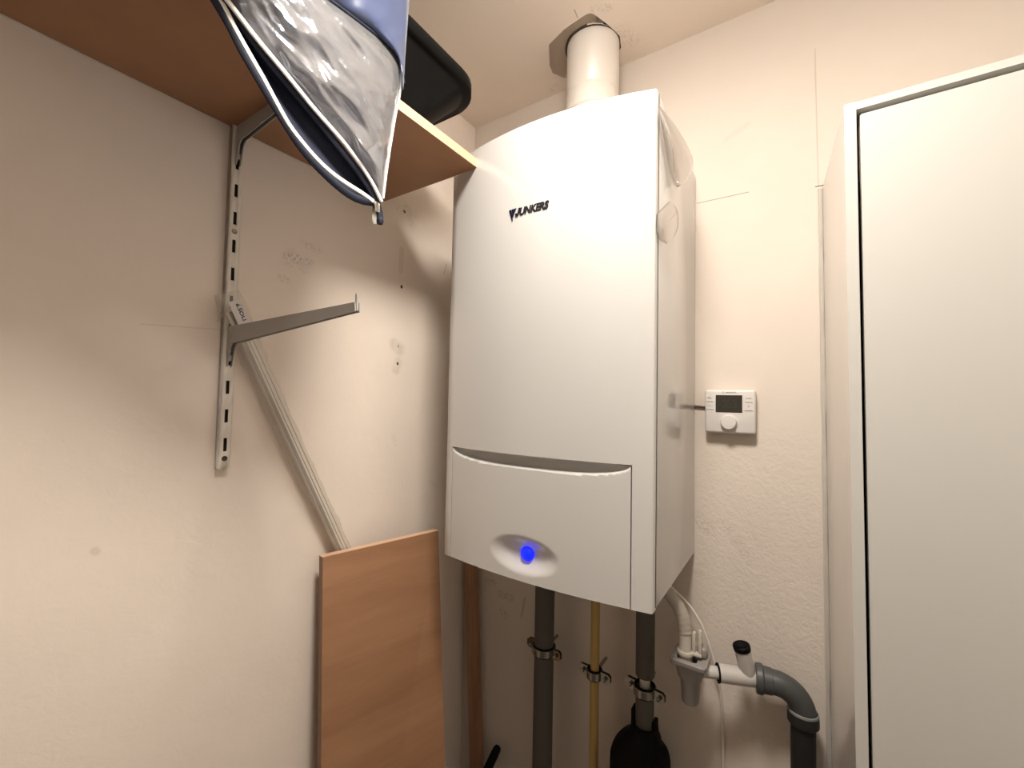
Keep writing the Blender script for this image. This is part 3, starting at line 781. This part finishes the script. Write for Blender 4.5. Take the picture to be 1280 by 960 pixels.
# tee
tl_ = (TB-TA).length
tr_ = (P(920, 832.5, Y=(TA.y+TB.y)/2)-P(920, 856, Y=(TA.y+TB.y)/2)).length/2*.93
tee = thing('drain_tee', TA-Vector((0, 0, tr_)), 'pale grey drain tee with upright capped branch beside the siphon', 'pipe')
M_tee = mat('pale grey drain plastic', (.50, .475, .44), .36)
MB().lathe([(tr_*.70, -.052+.024*FK), (tr_*.70, .004)], TA, 28, td).build('siphon_outlet', M_tee, tee)
MB().lathe([(tr_*.72, 0), (tr_, 0), (tr_, tl_+.006), (tr_*.8, tl_+.006)], TA, 32, td).build('run', M_tee, tee)
MB().lathe([(tr_*.9, -.0012), (tr_*1.06, -.0012), (tr_*1.06, .0012), (tr_*.9, .0012)], TA, 32, td).build('seal_ring', M_rubber, tee)
b0 = TA.lerp(TB, .78); b1 = P(926.5, 806.5, Y=b0.y-.012)
ax = (b1-b0); bl = ax.length; br = tr_*.86
MB().lathe([(br, 0), (br, bl-.008), (br*.9, bl-.008)], b0, 32, ax).build('branch', M_tee, tee)
MB().lathe([(br*.95, bl-.0085), (br*1.07, bl-.008), (br*1.09, bl-.004), (br*1.07, bl), (br*.85, bl+.0015), (br*.82, bl+.0005), (br*.7, bl+.0005), (br*.66, bl+.002), (.0001, bl+.002)], b0, 32, ax).build('cap', M_blackp, tee)['label'] = 'black round end cap'
# elbow and drop pipe: the elbow leaves along the tee and turns down
er = tr_*1.20; eb = tr_*1.36
hd_ = Vector((td.x, max(td.y*.4, 0), 0)).normalized()
k_ = .02
while k_ < .2:
    q = TB+hd_*k_; d_ = q-CAM
    if 640+F*d_.dot(R_)/d_.dot(fw) >= 1003.5: break
    k_ += .0005
xe, ye = q.x, min(q.y, -eb*1.15-.002); hl = k_
rb_ = hl*.62
elb = thing('drain_elbow', (xe, ye, TB.z-rb_), 'dark grey drain elbow turning down at the right end of the tee', 'pipe')
hz_ = lambda t: Vector((TB.x+(xe-TB.x)*t/hl, TB.y+(ye-TB.y)*t/hl, 0))
ep = [hz_(.016)+Vector((0, 0, TB.z)), hz_(hl-rb_)+Vector((0, 0, TB.z))]
for k in range(1, 11):
    t = PI/2*k/10; ep.append(hz_(hl-rb_+rb_*math.sin(t))+Vector((0, 0, TB.z-rb_+rb_*math.cos(t))))
ep.append(Vector((xe, ye, TB.z-rb_-.004)))
MB().tube(ep, eb*.96, 28).build('bend', M_ht, elb, smooth=50)
MB().lathe([(eb*.80, -.003), (eb*1.14, -.002), (eb*1.18, .001), (eb*1.18, .008), (eb*1.05, .011), (eb*1.02, .024), (eb*.95, .025)], TB-hd_*.001, 32, (hz_(hl)-hz_(0))).build('socket', M_ht, elb)
zl = ep[-1].z
MB().lathe([(eb*.94, zl+.010), (eb*1.06, zl+.008), (eb*1.12, zl+.002), (eb*1.12, zl-.010), (eb*1.05, zl-.012), (er*.95, zl-.012)], (xe, ye, 0), 32).build('lower_socket', M_htd, elb)
MB().lathe([(eb*.99, zl+.0125), (eb*1.08, zl+.0115), (eb*1.11, zl+.0085), (eb*1.02, zl+.0075)], (xe, ye, 0), 32, cap=False).build('sealing_ring', M_ring, elb)
dp = MB().lathe([(er*1.0, .002), (er*1.0, zl-.0125)], (xe, ye, 0), 32).build('drain_pipe', M_htd)
tag(dp, 'near-black vertical drain pipe dropping from the grey elbow', 'pipe')
# thin white cable
cp = smoothpts([P(832, 727, Y=-.05), P(842, 737, Y=-.042), P(862, 756, Y=-.036), P(878, 782, Y=-.032), P(889, 815, Y=-.028), P(897, 842, Y=-.024), P(901, 870, Y=-.012), P(903, 905, Y=-.006), P(904, 960, Y=-.005)], 48, 3)
cp.append(Vector((cp[-1].x, cp[-1].y, .3)))
cbl = MB().tube(cp, .0027, 10).build('white_cable', mat('white cable', (.72, .67, .60), .45))
tag(cbl, 'thin white cable curving from the boiler down the wall past the siphon', 'cable')

# ------------------------------------------------------------------ tall cabinet
CZ = 2.013; CY = -.2705
def cs(y, z): # left side x, the unit leans a hair
    x = .8855 if y > -.1 else .8995
    return x-.0075*(z-CZ)
CXR = 1.34
cabn = thing('tall_cabinet', (1.1, -.135, 0), 'tall flush white cabinet with plain inset door right of the boiler', 'cabinet')
def slab(quad_b, quad_t): 
    m_ = MB(); m_.loops([quad_b, quad_t]); return m_
def colm(y0, y1, d0, d1, z0, z1):
    q = []
    for z in (z0, z1):
        q.append([Vector((cs(y0, z)+d0, y0, z)), Vector((cs(y0, z)+d1, y0, z)), Vector((cs(y1, z)+d1, y1, z)), Vector((cs(y1, z)+d0, y1, z))])
    return slab(*q)
FW = .0135
sp = colm(CY, -.004, 0, FW, .002, CZ)
sp.build('side_panel', M_side, cabn)['label'] = 'glossy left side panel'
colm(CY-.0012, CY, .0002, FW, .002, CZ).build('front_edge', M_cab, cabn)
MB().box(.913, CXR, CY, -.004, CZ-.011, CZ-.0004).build('top_panel', M_cab, cabn)
MB().box(.93, CXR-.016, CY+.0195, CY+.032, CZ-.05, CZ-.0112).build('door_stop', M_cab, cabn)
MB().box(CXR-.016, CXR, CY, -.004, .002, CZ-.011).build('side_panel', M_cab, cabn)
MB().box(.925, CXR-.016, -.02, -.0045, .05, CZ-.011).build('back_panel', M_recess_shade, cabn)
dr_ = MB(); q = []
for z in (.06, CZ-.0185):
    x0 = cs(CY, z)+FW+.0043
    q.append([Vector((x0, CY+.0005, z)), Vector((CXR-.019, CY+.0005, z)), Vector((CXR-.019, CY+.0185, z)), Vector((x0, CY+.0185, z))])
dr_.loops(q)
bmesh.ops.bevel(dr_.bm, geom=dr_.bm.edges[:], offset=.0012, segments=2, affect='EDGES')
dr_.build('door', M_cab, cabn)
ck = MB(); cpts = []
for k in range(90):
    z = CZ-.002-(CZ-.02)*k/89
    x = cs(0, z)-.0035; cpts.append((Vector((x, -.0015, z)), .0042+.0016*noise.noise(Vector((0, 0, z*14)))))
ck.tube([c for c, r in cpts], [r for c, r in cpts], 8, .6, (0, 1, 0))
tag(ck.build('trim_1', M_caulk, org=O), kind='structure')

# ------------------------------------------------------------------ ceiling lamp (just out of the picture)
LC = Vector((.70, -.715, H))
lamp = thing('ceiling_lamp', LC, 'round domed opal lamp on the ceiling in front of the boiler', 'lamp')
MB().lathe([(.120, H-.0005), (.125, H-.004), (.125, H-.040), (.118, H-.042)], (LC.x, LC.y, 0), 48).build('lamp_base', M_pvcw, lamp)
MB().lathe([(.117, H-.0425), (.118, H-.047), (.110, H-.058), (.085, H-.067), (.05, H-.072), (.0001, H-.074)], (LC.x, LC.y, 0), 48).build('lamp_dome', M_lamp, lamp)

# ------------------------------------------------------------------ world and view
w = bpy.data.worlds.new('world'); S.world = w; w.use_nodes = True
w.node_tree.nodes['Background'].inputs[0].default_value = (.02, .018, .015, 1)
S.view_settings.view_transform = 'Standard'; S.view_settings.look = 'None'
S.view_settings.gamma = 1; S.view_settings.use_curve_mapping = False
S.view_settings.exposure = 0.0
